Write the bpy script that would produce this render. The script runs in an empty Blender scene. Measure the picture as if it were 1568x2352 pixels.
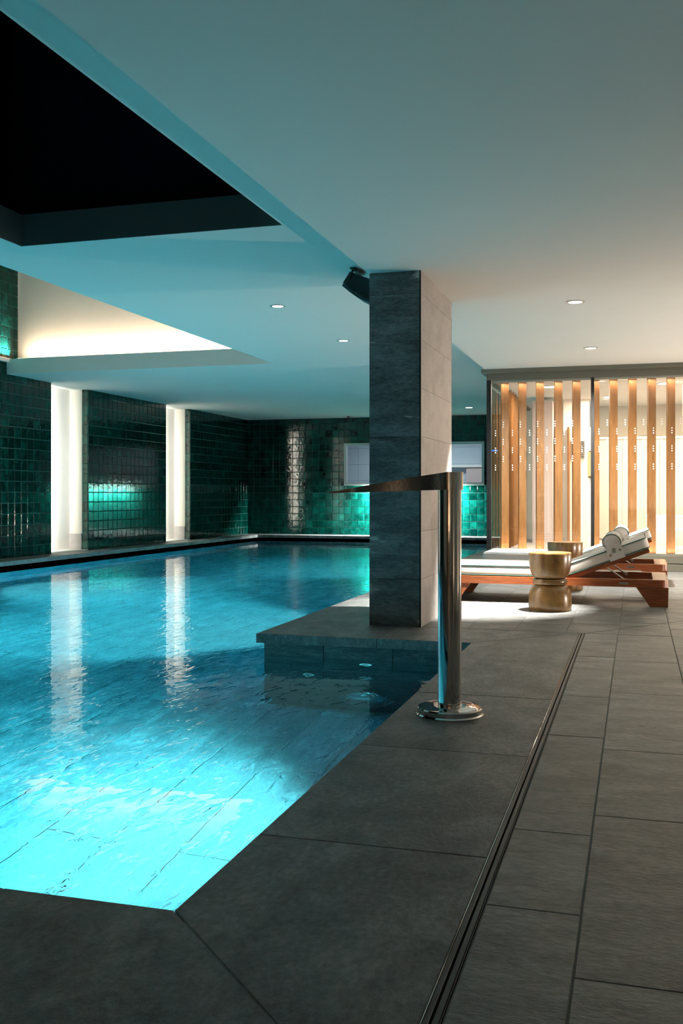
import bpy, bmesh, math, random
from mathutils import Vector, Matrix
random.seed(7)
PI = math.pi
SC = bpy.context.scene
COL = SC.collection

# ------------------------------------------------------------------ camera, world, exposure
YAW = math.atan((1460 - 784) / 2279)
cam_d = bpy.data.cameras.new('camera'); cam = bpy.data.objects.new('camera', cam_d); COL.objects.link(cam)
cam_d.sensor_fit = 'HORIZONTAL'; cam_d.sensor_width = 24.0; cam_d.lens = 2279 / 1568 * 24.0
cam_d.shift_y = -41 / 1568; cam_d.clip_start = 0.05; cam_d.clip_end = 200
cam.location = (0, 0, 1.0); cam.rotation_euler = (PI / 2, 0, YAW)
SC.camera = cam
w = bpy.data.worlds.new('world'); SC.world = w; w.use_nodes = True
w.node_tree.nodes['Background'].inputs[0].default_value = (0.0, 0.002, 0.006, 1)
w.node_tree.nodes['Background'].inputs[1].default_value = 1.0
vs = SC.view_settings
vs.view_transform = 'Standard'; vs.look = 'None'; vs.gamma = 1.0; vs.exposure = 0.0
vs.use_curve_mapping = False
SC.cycles.use_denoising = True
SC.cycles.use_adaptive_sampling = True; SC.cycles.adaptive_threshold = 0.06
SC.cycles.max_bounces = 7; SC.cycles.diffuse_bounces = 3; SC.cycles.glossy_bounces = 3
SC.cycles.transmission_bounces = 6; SC.cycles.transparent_max_bounces = 12; SC.cycles.volume_bounces = 0
SC.cycles.sample_clamp_indirect = 6.0
SC.cycles.caustics_refractive = True; SC.cycles.caustics_reflective = False

# light strengths (W)
P_POOL = 3650.0        # each underwater lamp
P_NICHE = 240.0        # each vertical LED strip
P_SAUNA = 66.0       # each ceiling panel of the glass cabin
P_COVE = 46.0
P_WASH = 22.0
P_SIDE = 16.0
P_LOUNGE = 3600.0
WARM = (1.0, 0.78, 0.58); NEUTRAL = (1.0, 0.93, 0.84); POOLC = (0.80, 1.0, 0.91)

# ------------------------------------------------------------------ materials
def mat(name):
    m = bpy.data.materials.new(name); m.use_nodes = True
    nt = m.node_tree; nt.nodes.clear()
    return m, nt
def nd(nt, t, **kw):
    n = nt.nodes.new(t)
    for k, v in kw.items():
        if k in n.inputs: n.inputs[k].default_value = v
        else: setattr(n, k, v)
    return n
def lk(nt, a, b): nt.links.new(a, b)
def out(nt, sock, vol=None):
    o = nd(nt, 'ShaderNodeOutputMaterial'); lk(nt, sock, o.inputs['Surface'])
    if vol: lk(nt, vol, o.inputs['Volume'])
def ramp(nt, fac, stops):
    r = nd(nt, 'ShaderNodeValToRGB')
    while len(r.color_ramp.elements) < len(stops): r.color_ramp.elements.new(0.5)
    for e, (p, c) in zip(r.color_ramp.elements, stops):
        e.position = p; e.color = (*c, 1)
    lk(nt, fac, r.inputs['Fac']); return r.outputs['Color']
def coords(nt, scale=(1, 1, 1), rnd=True, kind='Object'):
    tc = nd(nt, 'ShaderNodeTexCoord')
    mp = nd(nt, 'ShaderNodeMapping'); mp.inputs['Scale'].default_value = scale
    lk(nt, tc.outputs[kind], mp.inputs['Vector'])
    if rnd:
        oi = nd(nt, 'ShaderNodeObjectInfo')
        ml = nd(nt, 'ShaderNodeMath', operation='MULTIPLY'); ml.inputs[1].default_value = 37.0
        lk(nt, oi.outputs['Random'], ml.inputs[0])
        cb = nd(nt, 'ShaderNodeCombineXYZ')
        for i in range(3): lk(nt, ml.outputs[0], cb.inputs[i])
        lk(nt, cb.outputs[0], mp.inputs['Location'])
    return mp.outputs['Vector']
def noise(nt, vec, scale, detail=4, rough=0.55, dist=0.0):
    n = nd(nt, 'ShaderNodeTexNoise'); n.inputs['Scale'].default_value = scale
    n.inputs['Detail'].default_value = detail; n.inputs['Roughness'].default_value = rough
    n.inputs['Distortion'].default_value = dist
    lk(nt, vec, n.inputs['Vector']); return n.outputs['Fac']
def bump(nt, h, strength, dist):
    b = nd(nt, 'ShaderNodeBump'); b.inputs['Strength'].default_value = strength; b.inputs['Distance'].default_value = dist
    lk(nt, h, b.inputs['Height']); return b.outputs['Normal']
def jitter(nt, col, lo, hi):
    oi = nd(nt, 'ShaderNodeObjectInfo')
    mr = nd(nt, 'ShaderNodeMapRange'); mr.inputs['To Min'].default_value = lo; mr.inputs['To Max'].default_value = hi
    lk(nt, oi.outputs['Random'], mr.inputs['Value'])
    hs = nd(nt, 'ShaderNodeHueSaturation'); lk(nt, mr.outputs[0], hs.inputs['Value']); lk(nt, col, hs.inputs['Color'])
    return hs.outputs['Color']
def simple(name, col, rough=0.5, metal=0.0, spec=0.5, coat=0.0):
    m, nt = mat(name)
    p = nd(nt, 'ShaderNodeBsdfPrincipled'); p.inputs['Base Color'].default_value = (*col, 1)
    p.inputs['Roughness'].default_value = rough; p.inputs['Metallic'].default_value = metal
    p.inputs['Specular IOR Level'].default_value = spec; p.inputs['Coat Weight'].default_value = coat
    p.inputs['Coat Roughness'].default_value = 0.08
    n = noise(nt, coords(nt, rnd=False), 60, 3); 
    lk(nt, bump(nt, n, 0.03, 0.002), p.inputs['Normal'])
    out(nt, p.outputs[0]); return m
def emit(name, col, s):
    m, nt = mat(name); e = nd(nt, 'ShaderNodeEmission'); e.inputs[0].default_value = (*col, 1); e.inputs[1].default_value = s
    out(nt, e.outputs[0]); return m

def stone(name, dark, mid, light, rough=0.5, streak=(1, 6, 1), bumps=0.35, lo=0.85, hi=1.15, veins=0.0, spec=0.35):
    m, nt = mat(name)
    v = coords(nt, streak)
    n1 = noise(nt, v, 3.2, 9, 0.68, 0.4)
    n2 = noise(nt, v, 34, 4, 0.7)
    mx = nd(nt, 'ShaderNodeMix', data_type='FLOAT'); mx.inputs[0].default_value = 0.38
    lk(nt, n1, mx.inputs[2]); lk(nt, n2, mx.inputs[3])
    c = ramp(nt, mx.outputs[0], [(0.38, dark), (0.5, mid), (0.63, light)])
    if veins:
        n3 = noise(nt, coords(nt, (streak[0] * .6, streak[1] * .6, streak[2] * .6)), 2.0, 8, 0.62, 0.8)
        k = ramp(nt, n3, [(0.0, (0, 0, 0)), (0.565, (0, 0, 0)), (0.615, (1, 1, 1))])
        mc = nd(nt, 'ShaderNodeMix', data_type='RGBA'); mc.inputs[7].default_value = (veins, veins, veins, 1)
        lk(nt, k, mc.inputs[0]); lk(nt, c, mc.inputs[6]); c = mc.outputs[2]
    c = jitter(nt, c, lo, hi)
    p = nd(nt, 'ShaderNodeBsdfPrincipled'); lk(nt, c, p.inputs['Base Color'])
    p.inputs['Roughness'].default_value = rough; p.inputs['Specular IOR Level'].default_value = spec
    lk(nt, bump(nt, mx.outputs[0], bumps, 0.012), p.inputs['Normal'])
    out(nt, p.outputs[0]); return m

def glazed(name):
    m, nt = mat(name)
    v = coords(nt)
    n1 = noise(nt, v, 5, 4, 0.6, 0.5)
    c = ramp(nt, n1, [(0.3, (0.000, 0.009, 0.0075)), (0.5, (0.0005, 0.022, 0.0175)), (0.72, (0.001, 0.048, 0.036))])
    c = jitter(nt, c, 0.7, 1.35)
    p = nd(nt, 'ShaderNodeBsdfPrincipled'); lk(nt, c, p.inputs['Base Color'])
    p.inputs['Roughness'].default_value = 0.08; p.inputs['Specular IOR Level'].default_value = 0.30
    n2 = noise(nt, v, 16, 2, 0.5, 0.3)
    lk(nt, bump(nt, n2, 0.24, 0.006), p.inputs['Normal'])
    out(nt, p.outputs[0]); return m

def wood(name, c1, c2, c3, axis=(1, 12, 12), rough=0.4, coat=0.2, scale=4):
    m, nt = mat(name)
    v = coords(nt, axis)
    n1 = noise(nt, v, scale, 6, 0.6, 1.2)
    c = ramp(nt, n1, [(0.3, c1), (0.5, c2), (0.7, c3)])
    c = jitter(nt, c, 0.92, 1.08)
    p = nd(nt, 'ShaderNodeBsdfPrincipled'); lk(nt, c, p.inputs['Base Color'])
    p.inputs['Roughness'].default_value = rough; p.inputs['Coat Weight'].default_value = coat; p.inputs['Coat Roughness'].default_value = 0.15
    lk(nt, bump(nt, n1, 0.08, 0.004), p.inputs['Normal'])
    out(nt, p.outputs[0]); return m

def plaster(name, col, rough=0.85, var=0.04):
    m, nt = mat(name)
    v = coords(nt, rnd=False)
    n = noise(nt, v, 1.3, 6, 0.6)
    a = tuple(x * (1 - var) for x in col); b = tuple(min(1, x * (1 + var)) for x in col)
    c = ramp(nt, n, [(0.3, a), (0.7, b)])
    p = nd(nt, 'ShaderNodeBsdfPrincipled'); lk(nt, c, p.inputs['Base Color']); p.inputs['Roughness'].default_value = rough
    p.inputs['Specular IOR Level'].default_value = 0.2
    lk(nt, bump(nt, noise(nt, v, 40, 3), 0.06, 0.003), p.inputs['Normal'])
    out(nt, p.outputs[0]); return m

def thin_glass(name, tint=(0.96, 0.98, 0.97), ior=1.5):
    m, nt = mat(name)
    f = nd(nt, 'ShaderNodeFresnel')
    ge = nd(nt, 'ShaderNodeNewGeometry')                 # same index from both faces of the thin sheet
    mi = nd(nt, 'ShaderNodeMix', data_type='FLOAT'); mi.inputs[2].default_value = ior; mi.inputs[3].default_value = 1 / ior
    lk(nt, ge.outputs['Backfacing'], mi.inputs[0]); lk(nt, mi.outputs[0], f.inputs['IOR'])
    t = nd(nt, 'ShaderNodeBsdfTransparent'); t.inputs[0].default_value = (*tint, 1)
    g = nd(nt, 'ShaderNodeBsdfGlossy'); g.inputs['Roughness'].default_value = 0.0; g.inputs[0].default_value = (1, 1, 1, 1)
    mx = nd(nt, 'ShaderNodeMixShader'); lk(nt, f.outputs[0], mx.inputs[0]); lk(nt, t.outputs[0], mx.inputs[1]); lk(nt, g.outputs[0], mx.inputs[2])
    out(nt, mx.outputs[0]); return m

def water_mat():
    m, nt = mat('pool_water')
    v = coords(nt, (1.0, 1.0, 1.0), rnd=False)
    n1 = noise(nt, v, 2.2, 3, 0.5, 0.6)
    n2 = noise(nt, coords(nt, (1.5, .55, 1), rnd=False), 12, 2, 0.5, 0.4)
    mr = nd(nt, 'ShaderNodeMapRange', interpolation_type='SMOOTHSTEP'); mr.inputs['From Min'].default_value = .50; mr.inputs['From Max'].default_value = .78
    lk(nt, n2, mr.inputs['Value'])
    ad = nd(nt, 'ShaderNodeMath', operation='MULTIPLY_ADD'); ad.inputs[1].default_value = 0.9
    lk(nt, mr.outputs[0], ad.inputs[0]); lk(nt, n1, ad.inputs[2])
    nb = bump(nt, ad.outputs[0], 0.10, 0.02)
    g = nd(nt, 'ShaderNodeBsdfGlass'); g.inputs['IOR'].default_value = 1.333; g.inputs['Roughness'].default_value = 0.0
    g.inputs['Color'].default_value = (1, 1, 1, 1)
    lk(nt, nb, g.inputs['Normal'])
    va = nd(nt, 'ShaderNodeVolumeAbsorption'); va.inputs['Color'].default_value = (0.0, 0.79, 0.92, 1); va.inputs['Density'].default_value = 0.54
    out(nt, g.outputs[0], va.outputs[0]); return m

M = {}
M['deck'] = stone('grey_quartzite_slab', (0.072, 0.080, 0.081), (0.14, 0.15, 0.15), (0.24, 0.248, 0.245), rough=0.48, streak=(1, 2.2, 1), bumps=0.45)
M['coping'] = stone('grey_quartzite_coping', (0.060, 0.067, 0.069), (0.125, 0.134, 0.136), (0.225, 0.232, 0.232), rough=0.5, streak=(1.6, 1, 1), bumps=0.6, lo=0.92, hi=1.08)
M['pillar'] = stone('veined_slate', (0.045, 0.055, 0.060), (0.115, 0.132, 0.14), (0.23, 0.25, 0.26), rough=0.5, streak=(0.8, 0.8, 3.0), bumps=0.5, veins=0.5, lo=0.9, hi=1.1)
M['pillar_side'] = stone('pale_stone_lit_side', (0.33, 0.305, 0.295), (0.40, 0.375, 0.36), (0.47, 0.44, 0.425), rough=0.55, streak=(1, 1, 1.4), bumps=0.12, lo=0.95, hi=1.05)  # light falling on the pillar's right side is put into this pale tone
M['pool'] = stone('pool_stone_ripple_light', (0.20, 0.24, 0.25), (0.38, 0.42, 0.42), (0.72, 0.74, 0.72), rough=0.6, streak=(2.6, 0.7, 1.5), bumps=0.15, lo=0.85, hi=1.12)  # pale streaks and flecks also paint in ripple light on the stone
M['poolwall'] = stone('pool_wall_shaded_stone', (0.025, 0.032, 0.035), (0.05, 0.062, 0.066), (0.13, 0.15, 0.15), rough=0.5, streak=(0.7, 0.7, 3.5), bumps=0.3)  # shade on the bump wall is put into this darker stone colour
M['grout'] = plaster('grey_grout', (0.155, 0.17, 0.165))
M['grout_green'] = plaster('green_grey_grout', (0.035, 0.10, 0.09))
M['tile'] = glazed('emerald_glazed_tile')
M['ceil'] = plaster('painted_ceiling', (0.66, 0.66, 0.63), var=0.015)
M['fascia_dark'] = plaster('dark_grey_rim', (0.09, 0.095, 0.095))  # rim boards coloured far darker than the ceiling
M['cream'] = plaster('cream_plaster', (0.72, 0.66, 0.58))
M['white'] = plaster('white_plaster', (0.82, 0.79, 0.74))
M['night'] = simple('night_black_glass', (0.005, 0.011, 0.022), rough=0.18, spec=0.6)  # blue tint stands in for the glow mirrored in the dark glass
M['chrome'] = simple('polished_steel', (0.72, 0.69, 0.65), rough=0.07, metal=1.0)
M['steel'] = simple('brushed_steel', (0.34, 0.36, 0.35), rough=0.34, metal=1.0)
M['drainrail'] = simple('dull_drain_steel', (0.045, 0.052, 0.052), rough=0.5, metal=0.4)
M['black'] = simple('black_coated_metal', (0.006, 0.006, 0.007), rough=0.42)
M['blackpl'] = simple('black_plastic', (0.008, 0.009, 0.011), rough=0.32)
M['canopy'] = simple('olive_grey_metal', (0.12, 0.115, 0.09), rough=0.5)
M['glass'] = thin_glass('clear_glass')
M['water'] = water_mat()
M['teak'] = wood('red_teak', (0.16, 0.035, 0.010), (0.27, 0.07, 0.02), (0.36, 0.11, 0.035), axis=(1, 10, 10))
M['slat'] = wood('oak_slat', (0.19, 0.072, 0.017), (0.27, 0.112, 0.030), (0.33, 0.148, 0.045), axis=(9, 9, 0.8), rough=0.5, coat=0.0)
M['drum'] = wood('olive_wood', (0.12, 0.055, 0.012), (0.25, 0.13, 0.035), (0.38, 0.22, 0.075), axis=(2.5, 2.5, 1.2), rough=0.28, coat=0.5, scale=3)
M['fabric'] = plaster('white_canvas', (0.80, 0.77, 0.73), var=0.03)
M['piping'] = simple('green_piping', (0.01, 0.075, 0.06), rough=0.7)
M['brass'] = simple('brass_snap', (0.35, 0.27, 0.12), rough=0.3, metal=1.0)
M['lampwhite'] = emit('lamp_glow_neutral', NEUTRAL, 14)
M['ledglow'] = emit('led_strip_glow', (1.0, 0.88, 0.76), 2)
M['coveglow'] = emit('cove_led_glow', (1.0, 0.78, 0.55), 5)
M['poolglow'] = emit('pool_lamp_glow', (0.8, 1.0, 1.0), 20)
M['sconce'] = emit('amber_lamp_shade', (1.0, 0.62, 0.28), 1.6)
M['dot'] = simple('white_glass_print', (0.85, 0.85, 0.85), rough=0.6)
M['bluelight'] = emit('blue_display_glow', (0.05, 0.2, 1.0), 2.0)
M['paleblue'] = plaster('pale_blue_tile_wall', (0.55, 0.62, 0.68))
M['mauve'] = plaster('mauve_grey_plaster', (0.50, 0.43, 0.42))
M['pinkwall'] = plaster('pale_pink_panel', (0.62, 0.48, 0.46))
M['frame'] = simple('satin_aluminium', (0.55, 0.53, 0.50), rough=0.35, metal=0.8)

# ------------------------------------------------------------------ mesh helpers
class MB:
    def __init__(s): s.v = []; s.f = []
    def add(s, vs, fs):
        o = len(s.v); s.v += [tuple(p) for p in vs]; s.f += [tuple(i + o for i in f) for f in fs]; return s
    def box(s, x0, x1, y0, y1, z0, z1):
        return s.add([(x0, y0, z0), (x1, y0, z0), (x1, y1, z0), (x0, y1, z0), (x0, y0, z1), (x1, y0, z1), (x1, y1, z1), (x0, y1, z1)],
                     [(3, 2, 1, 0), (4, 5, 6, 7), (0, 1, 5, 4), (1, 2, 6, 5), (2, 3, 7, 6), (3, 0, 4, 7)])
    def slab(s, x0, x1, y0, y1, z0, z1, b=0.003):      # box with chamfered top edges
        return s.add([(x0, y0, z0), (x1, y0, z0), (x1, y1, z0), (x0, y1, z0), (x0, y0, z1 - b), (x1, y0, z1 - b), (x1, y1, z1 - b), (x0, y1, z1 - b),
                      (x0 + b, y0 + b, z1), (x1 - b, y0 + b, z1), (x1 - b, y1 - b, z1), (x0 + b, y1 - b, z1)],
                     [(3, 2, 1, 0), (8, 9, 10, 11)] + [(i, (i + 1) % 4, 4 + (i + 1) % 4, 4 + i) for i in range(4)] + [(4 + i, 4 + (i + 1) % 4, 8 + (i + 1) % 4, 8 + i) for i in range(4)])
    def prism(s, poly, a, b, axis='z'):                 # poly: list of 2D points (ccw), extruded along axis from a to b
        def P(p, t):
            return {'z': (p[0], p[1], t), 'y': (p[0], t, p[1]), 'x': (t, p[0], p[1])}[axis]
        n = len(poly); vs = [P(p, a) for p in poly] + [P(p, b) for p in poly]
        fs = [tuple(range(n - 1, -1, -1)), tuple(range(n, 2 * n))] + [(i, (i + 1) % n, n + (i + 1) % n, n + i) for i in range(n)]
        if axis == 'y': fs = [tuple(reversed(f)) for f in fs]
        return s.add(vs, fs)
    def ring(s, outer, inner, z0, z1):                  # vertical prism with a hole, same point count
        n = len(outer)
        vs = [(x, y, z0) for x, y in outer] + [(x, y, z0) for x, y in inner] + [(x, y, z1) for x, y in outer] + [(x, y, z1) for x, y in inner]
        fs = []
        for i in range(n):
            j = (i + 1) % n
            fs += [(i, j, 2 * n + j, 2 * n + i), (n + j, n + i, 3 * n + i, 3 * n + j), (2 * n + i, 2 * n + j, 3 * n + j, 3 * n + i), (j, i, n + i, n + j)]
        return s.add(vs, fs)
    def lathe(s, prof, c=(0, 0, 0), n=32, axis='z'):
        vs = []; fs = []
        for r, z in prof:
            for k in range(n):
                a = 2 * PI * k / n; p = (r * math.cos(a), r * math.sin(a), z)
                if axis == 'y': p = (p[0], p[2], -p[1])
                if axis == 'x': p = (p[2], p[0], p[1])
                vs.append((p[0] + c[0], p[1] + c[1], p[2] + c[2]))
        for i in range(len(prof) - 1):
            for k in range(n):
                k2 = (k + 1) % n; fs.append((i * n + k, i * n + k2, (i + 1) * n + k2, (i + 1) * n + k))
        fs.append(tuple(range(n - 1, -1, -1))); fs.append(tuple(range((len(prof) - 1) * n, len(prof) * n)))
        return s.add(vs, fs)
    def tube(s, pts, r, n=10, closed=False):
        pts = [Vector(p) for p in pts]; vs = []; fs = []; m = len(pts)
        for i, p in enumerate(pts):
            if closed: d = pts[(i + 1) % m] - pts[i - 1]
            else: d = pts[min(i + 1, m - 1)] - pts[max(i - 1, 0)]
            d.normalize(); u = d.cross(Vector((0, 0, 1)))
            if u.length < 1e-3: u = d.cross(Vector((1, 0, 0)))
            u.normalize(); q = d.cross(u)
            for k in range(n):
                a = 2 * PI * k / n; vs.append(p + (u * math.cos(a) + q * math.sin(a)) * r)
        for i in range(m if closed else m - 1):
            for k in range(n):
                k2 = (k + 1) % n; j = (i + 1) % m; fs.append((i * n + k, j * n + k, j * n + k2, i * n + k2))
        if not closed: fs.append(tuple(range(n))); fs.append(tuple(range(m * n - 1, (m - 1) * n - 1, -1)))
        return s.add(vs, fs)
    def mesh(s, name, material, smooth=0):
        me = bpy.data.meshes.new(name); me.from_pydata(s.v, [], s.f)
        bm = bmesh.new(); bm.from_mesh(me); bmesh.ops.recalc_face_normals(bm, faces=bm.faces); bm.to_mesh(me); bm.free()
        me.materials.append(M[material] if isinstance(material, str) else material)
        if smooth:
            me.polygons.foreach_set('use_smooth', [True] * len(me.polygons))
            me.set_sharp_from_angle(angle=math.radians(smooth))
        return me
    def build(s, name, material, parent=None, smooth=0, loc=None):
        return link(name, s.mesh(name, material, smooth), parent, loc)
def link(name, me, parent=None, loc=None, rot=None):
    o = bpy.data.objects.new(name, me); COL.objects.link(o)
    if parent: o.parent = parent
    if loc: o.location = loc
    if rot: o.rotation_euler = rot
    return o
def tag(o, label, cat=None, group=None, kind=None):
    o['label'] = label
    if cat: o['category'] = cat
    if group: o['group'] = group
    if kind: o['kind'] = kind
    return o
def thing(name, label, cat, loc=(0, 0, 0), group=None, rz=0):
    o = bpy.data.objects.new(name, None); COL.objects.link(o); o.location = loc; o.rotation_euler = (0, 0, rz)
    o.empty_display_size = 0.1
    return tag(o, label, cat, group)
def struct(name, mb, m, label, smooth=0):
    return tag(mb.build(name, m, smooth=smooth), label, kind='structure')
def copy_tree(o, parent=None):
    c = o.copy(); COL.objects.link(c); c.parent = parent
    for ch in list(o.children): copy_tree(ch, c)
    return c
def light(name, kind, parent, loc, direction, power, col, size=0.1, sizey=None, spot=None, blend=0.5, spread=PI):
    d = bpy.data.lights.new(name, kind); d.energy = power; d.color = col
    if kind == 'AREA':
        d.shape = 'RECTANGLE' if sizey else 'DISK'; d.size = size; d.spread = spread
        if sizey: d.size_y = sizey
    else:
        d.shadow_soft_size = size
        if kind == 'SPOT': d.spot_size = spot; d.spot_blend = blend
    o = bpy.data.objects.new(name, d); COL.objects.link(o); o.parent = parent
    o.location = loc; o.rotation_euler = Vector(direction).to_track_quat('-Z', 'Y').to_euler()
    return o

# ------------------------------------------------------------------ dimensions
WX0, WY1 = -9.40, 23.36          # left wall plane, far wall plane
ZP, ZR = 2.87, 2.68              # pool ceiling, lounge ceiling
EDGE = -1.955                    # where the two ceilings meet
PX_R, PX_B, PX_L = -1.065, -2.615, -8.94   # coping edges: near right, beyond the bump, left
PY_N, PY_B, PY_F = 2.175, 6.65, 22.88      # coping edges: near, bump, far
OH, CT = 0.05, 0.066             # coping overhang and thickness
ZW, ZB = -0.15, -1.72            # water level, pool bottom
RX, NY = 3.2, -2.6               # right and rear walls
T = 0.172                        # wall tile pitch

# ------------------------------------------------------------------ pool shell and water
def poly_pool(g):                # pool outline grown by g
    return [(PX_L - g, PY_N - g), (PX_R + g, PY_N - g), (PX_R + g, PY_B + g), (PX_B + g, PY_B + g), (PX_B + g, PY_F + g), (PX_L - g, PY_F + g)]
shell = MB()
pp = poly_pool(OH); n = len(pp)
shell.add([(x, y, ZB - .02) for x, y in pp] + [(x, y, -CT) for x, y in pp], [(0, 1, 2, 3), (0, 3, 4, 5)] + [(i, n + i, n + (i + 1) % n, (i + 1) % n) for i in range(n)])
pool_shell = struct('floor_pool', shell, 'pool', 'stone lined swimming pool basin under the blue water')
# basin floor: long stone planks, nearest ones as pieces
far_planks = MB(); pk = 0
x = PX_R + OH
col_i = 0
while x > PX_L - OH:
    x1 = max(x - 0.36, PX_L - OH); y = PY_N - OH - (0.0, 0.55)[col_i % 2]
    while y < PY_F + OH:
        y0 = max(y, PY_N - OH); y1 = min(y + 1.1, PY_F + OH)
        if x > PX_B + OH - .01 and y1 > PY_B + OH: y1 = PY_B + OH
        if y1 - y0 > 0.05:
            g = .003
            if y1 < 10.5 and x > -6.4 and pk < 290:
                cx, cy = (x + x1) / 2, (y0 + y1) / 2
                MB().slab(x1 + g - cx, x - g - cx, y0 + g - cy, y1 - g - cy, -.03, random.uniform(-.0015, .0015)).build('floor_plank', 'pool', pool_shell, loc=(cx, cy, ZB)); pk += 1
            else: far_planks.slab(x1 + g, x - g, y0 + g, y1 - g, ZB - .03, ZB)
        if x > PX_B + OH - .01 and y1 >= PY_B + OH: break
        y += 1.1
    x = x1; col_i += 1
    if x <= PX_L - OH + .001: break
fp = far_planks.build('far_floor_planks', 'pool', pool_shell); fp['kind'] = 'stuff'
# wall stones of the bump that show through the water
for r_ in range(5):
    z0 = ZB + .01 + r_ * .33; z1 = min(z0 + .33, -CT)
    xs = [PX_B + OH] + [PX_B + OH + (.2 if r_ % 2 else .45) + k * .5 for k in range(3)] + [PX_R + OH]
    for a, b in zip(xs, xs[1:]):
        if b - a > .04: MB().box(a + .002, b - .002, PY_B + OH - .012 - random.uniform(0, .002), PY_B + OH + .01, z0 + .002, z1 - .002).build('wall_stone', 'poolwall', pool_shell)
wb = MB(); g = OH + .02; pw = poly_pool(g)
wb.add([(x, y, ZB - .04) for x, y in pw] + [(x, y, ZW) for x, y in pw], [(3, 2, 1, 0), (5, 4, 3, 0), (6, 7, 8, 9), (6, 9, 10, 11)] + [(i, (i + 1) % n, n + (i + 1) % n, n + i) for i in range(n)])
water = tag(wb.build('pool_water', 'water'), 'clear blue lit water filling the swimming pool', 'water', kind='stuff')

# underwater lamps
def pool_lamp(x, y, lbl, dx=-1, power=P_POOL):
    t = thing('underwater_lamp', lbl, 'lamp', (x, y, -0.72), 'underwater lamps on the pool side wall')
    s = -1 if dx < 0 else 1
    MB().lathe([(.15, 0), (.15, .012), (.135, .02), (.118, .02), (.118, .008)], n=28, axis='x').build('trim_ring', 'chrome', t, 40).scale = (s, 1, 1)
    MB().lathe([(.115, 0), (.115, .010), (.07, .018)], n=24, axis='x').build('lens', 'poolglow', t, 40).scale = (s, 1, 1)
    light('bulb', 'SPOT', t, (.05 * s, 0, 0), (s, 0, -0.30), power, POOLC, size=.10, spot=math.radians(104), blend=1.0)
    return t
pool_lamp(PX_R + OH, 4.5, 'round underwater lamp on the near pool side beside the steel water spout', power=P_POOL * .66)
pool_lamp(PX_B + OH, 9.5, 'round underwater lamp on the pool side beyond the stone pillar', power=P_POOL * 1.7)
pool_lamp(PX_B + OH, 16.5, 'round underwater lamp on the pool side farthest from the viewer')

pool_lamp(PX_L - OH, 7.5, 'unseen underwater lamp added on the left pool side nearest the viewer', 1, P_POOL * .6)  # this and the next lamp are added, out of sight, to brighten the water
pool_lamp(PX_L - OH, 12.3, 'unseen underwater lamp added on the left pool side before the nearer niche', 1, P_POOL * .9)

# ------------------------------------------------------------------ decks
DX0, DX1 = -.392, -.352          # drain channel
DYF, DYN = 7.335, 1.50
deck_base = struct('floor', MB().box(PX_R + OH, DX0, NY, WY1 - .02, -.3, -.002).box(DX1, RX, NY, WY1 - .02, -.3, -.002).box(DX0, DX1, NY, DYN, -.3, -.002).box(DX0, DX1, DYF + .012, WY1 - .02, -.3, -.002).box(DX0, DX1, DYN, DYF + .012, -.3, -.025).box(PX_B + OH, PX_R + OH, PY_B + OH, WY1 - .02, -.3, -.002)
                   .box(WX0, PX_R + OH, NY, PY_N - OH, -.3, -.002).box(WX0, PX_L - OH, PY_N - OH, WY1, -.3, -.002).box(PX_L - OH, PX_B + OH, PY_F + OH, WY1, -.3, -.002),
                   'grout', 'dark grey stone slab deck around the pool')
G = 0.0018
def piece(name, poly, z0, z1, material, parent):          # polygon slab with chamfered rim, own origin
    cx = sum(p[0] for p in poly) / len(poly); cy = sum(p[1] for p in poly) / len(poly)
    nn = len(poly); b = .0022
    def inset(d):
        res = []
        for i in range(nn):
            p0, p, p1 = Vector(poly[i - 1]), Vector(poly[i]), Vector(poly[(i + 1) % nn])
            e0 = (p - p0).normalized(); e1 = (p1 - p).normalized()
            n0 = Vector((-e0.y, e0.x)); n1 = Vector((-e1.y, e1.x))
            k = (n0 + n1); k = k / max(1e-6, k.dot(n0)) 
            res.append((p.x + k.x * d - cx, p.y + k.y * d - cy))
        return res
    a, c = inset(G), inset(G + b)
    m = MB(); m.add([(x, y, z0) for x, y in a] + [(x, y, z1 - b) for x, y in a] + [(x, y, z1) for x, y in c],
                    [tuple(range(nn - 1, -1, -1)), tuple(range(2 * nn, 3 * nn))] + [(k * nn + i, k * nn + (i + 1) % nn, (k + 1) * nn + (i + 1) % nn, (k + 1) * nn + i) for k in range(2) for i in range(nn)])
    return m.build(name, material, parent, loc=(cx, cy, 0))
def rect(x0, x1, y0, y1): return [(x0, y0), (x1, y0), (x1, y1), (x0, y1)]
def slabz(): return random.uniform(-.0006, .0006)
CW = DX0 - PX_R                  # coping width
# near right coping run, mitred at both ends
ys = [PY_N, 2.73, 3.825, 4.92, 6.01, PY_B]
for i in range(5):
    y0, y1 = ys[i], ys[i + 1]
    poly = rect(PX_R, DX0, y0, y1)
    if i == 0: poly = [(PX_R, PY_N), (DX0, PY_N - CW), (DX0, y1), (PX_R, y1)]
    if i == 4: poly = [(PX_R, y0), (DX0, y0), (DX0, DYF), (PX_R, PY_B)]
    piece('coping_stone', poly, -CT, slabz(), 'coping', deck_base)
# near run to the left
xs = [PX_R, -1.54, -2.63, -3.72, -4.81, -5.9, -6.99, -8.08, PX_L]
for i in range(8):
    x1, x0 = xs[i], xs[i + 1]
    poly = rect(x0, x1, PY_N - CW, PY_N)
    if i == 0: poly = [(x0, PY_N - CW), (DX0, PY_N - CW), (PX_R, PY_N), (x0, PY_N)]
    piece('coping_stone', poly, -CT, slabz(), 'coping', deck_base)
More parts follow.
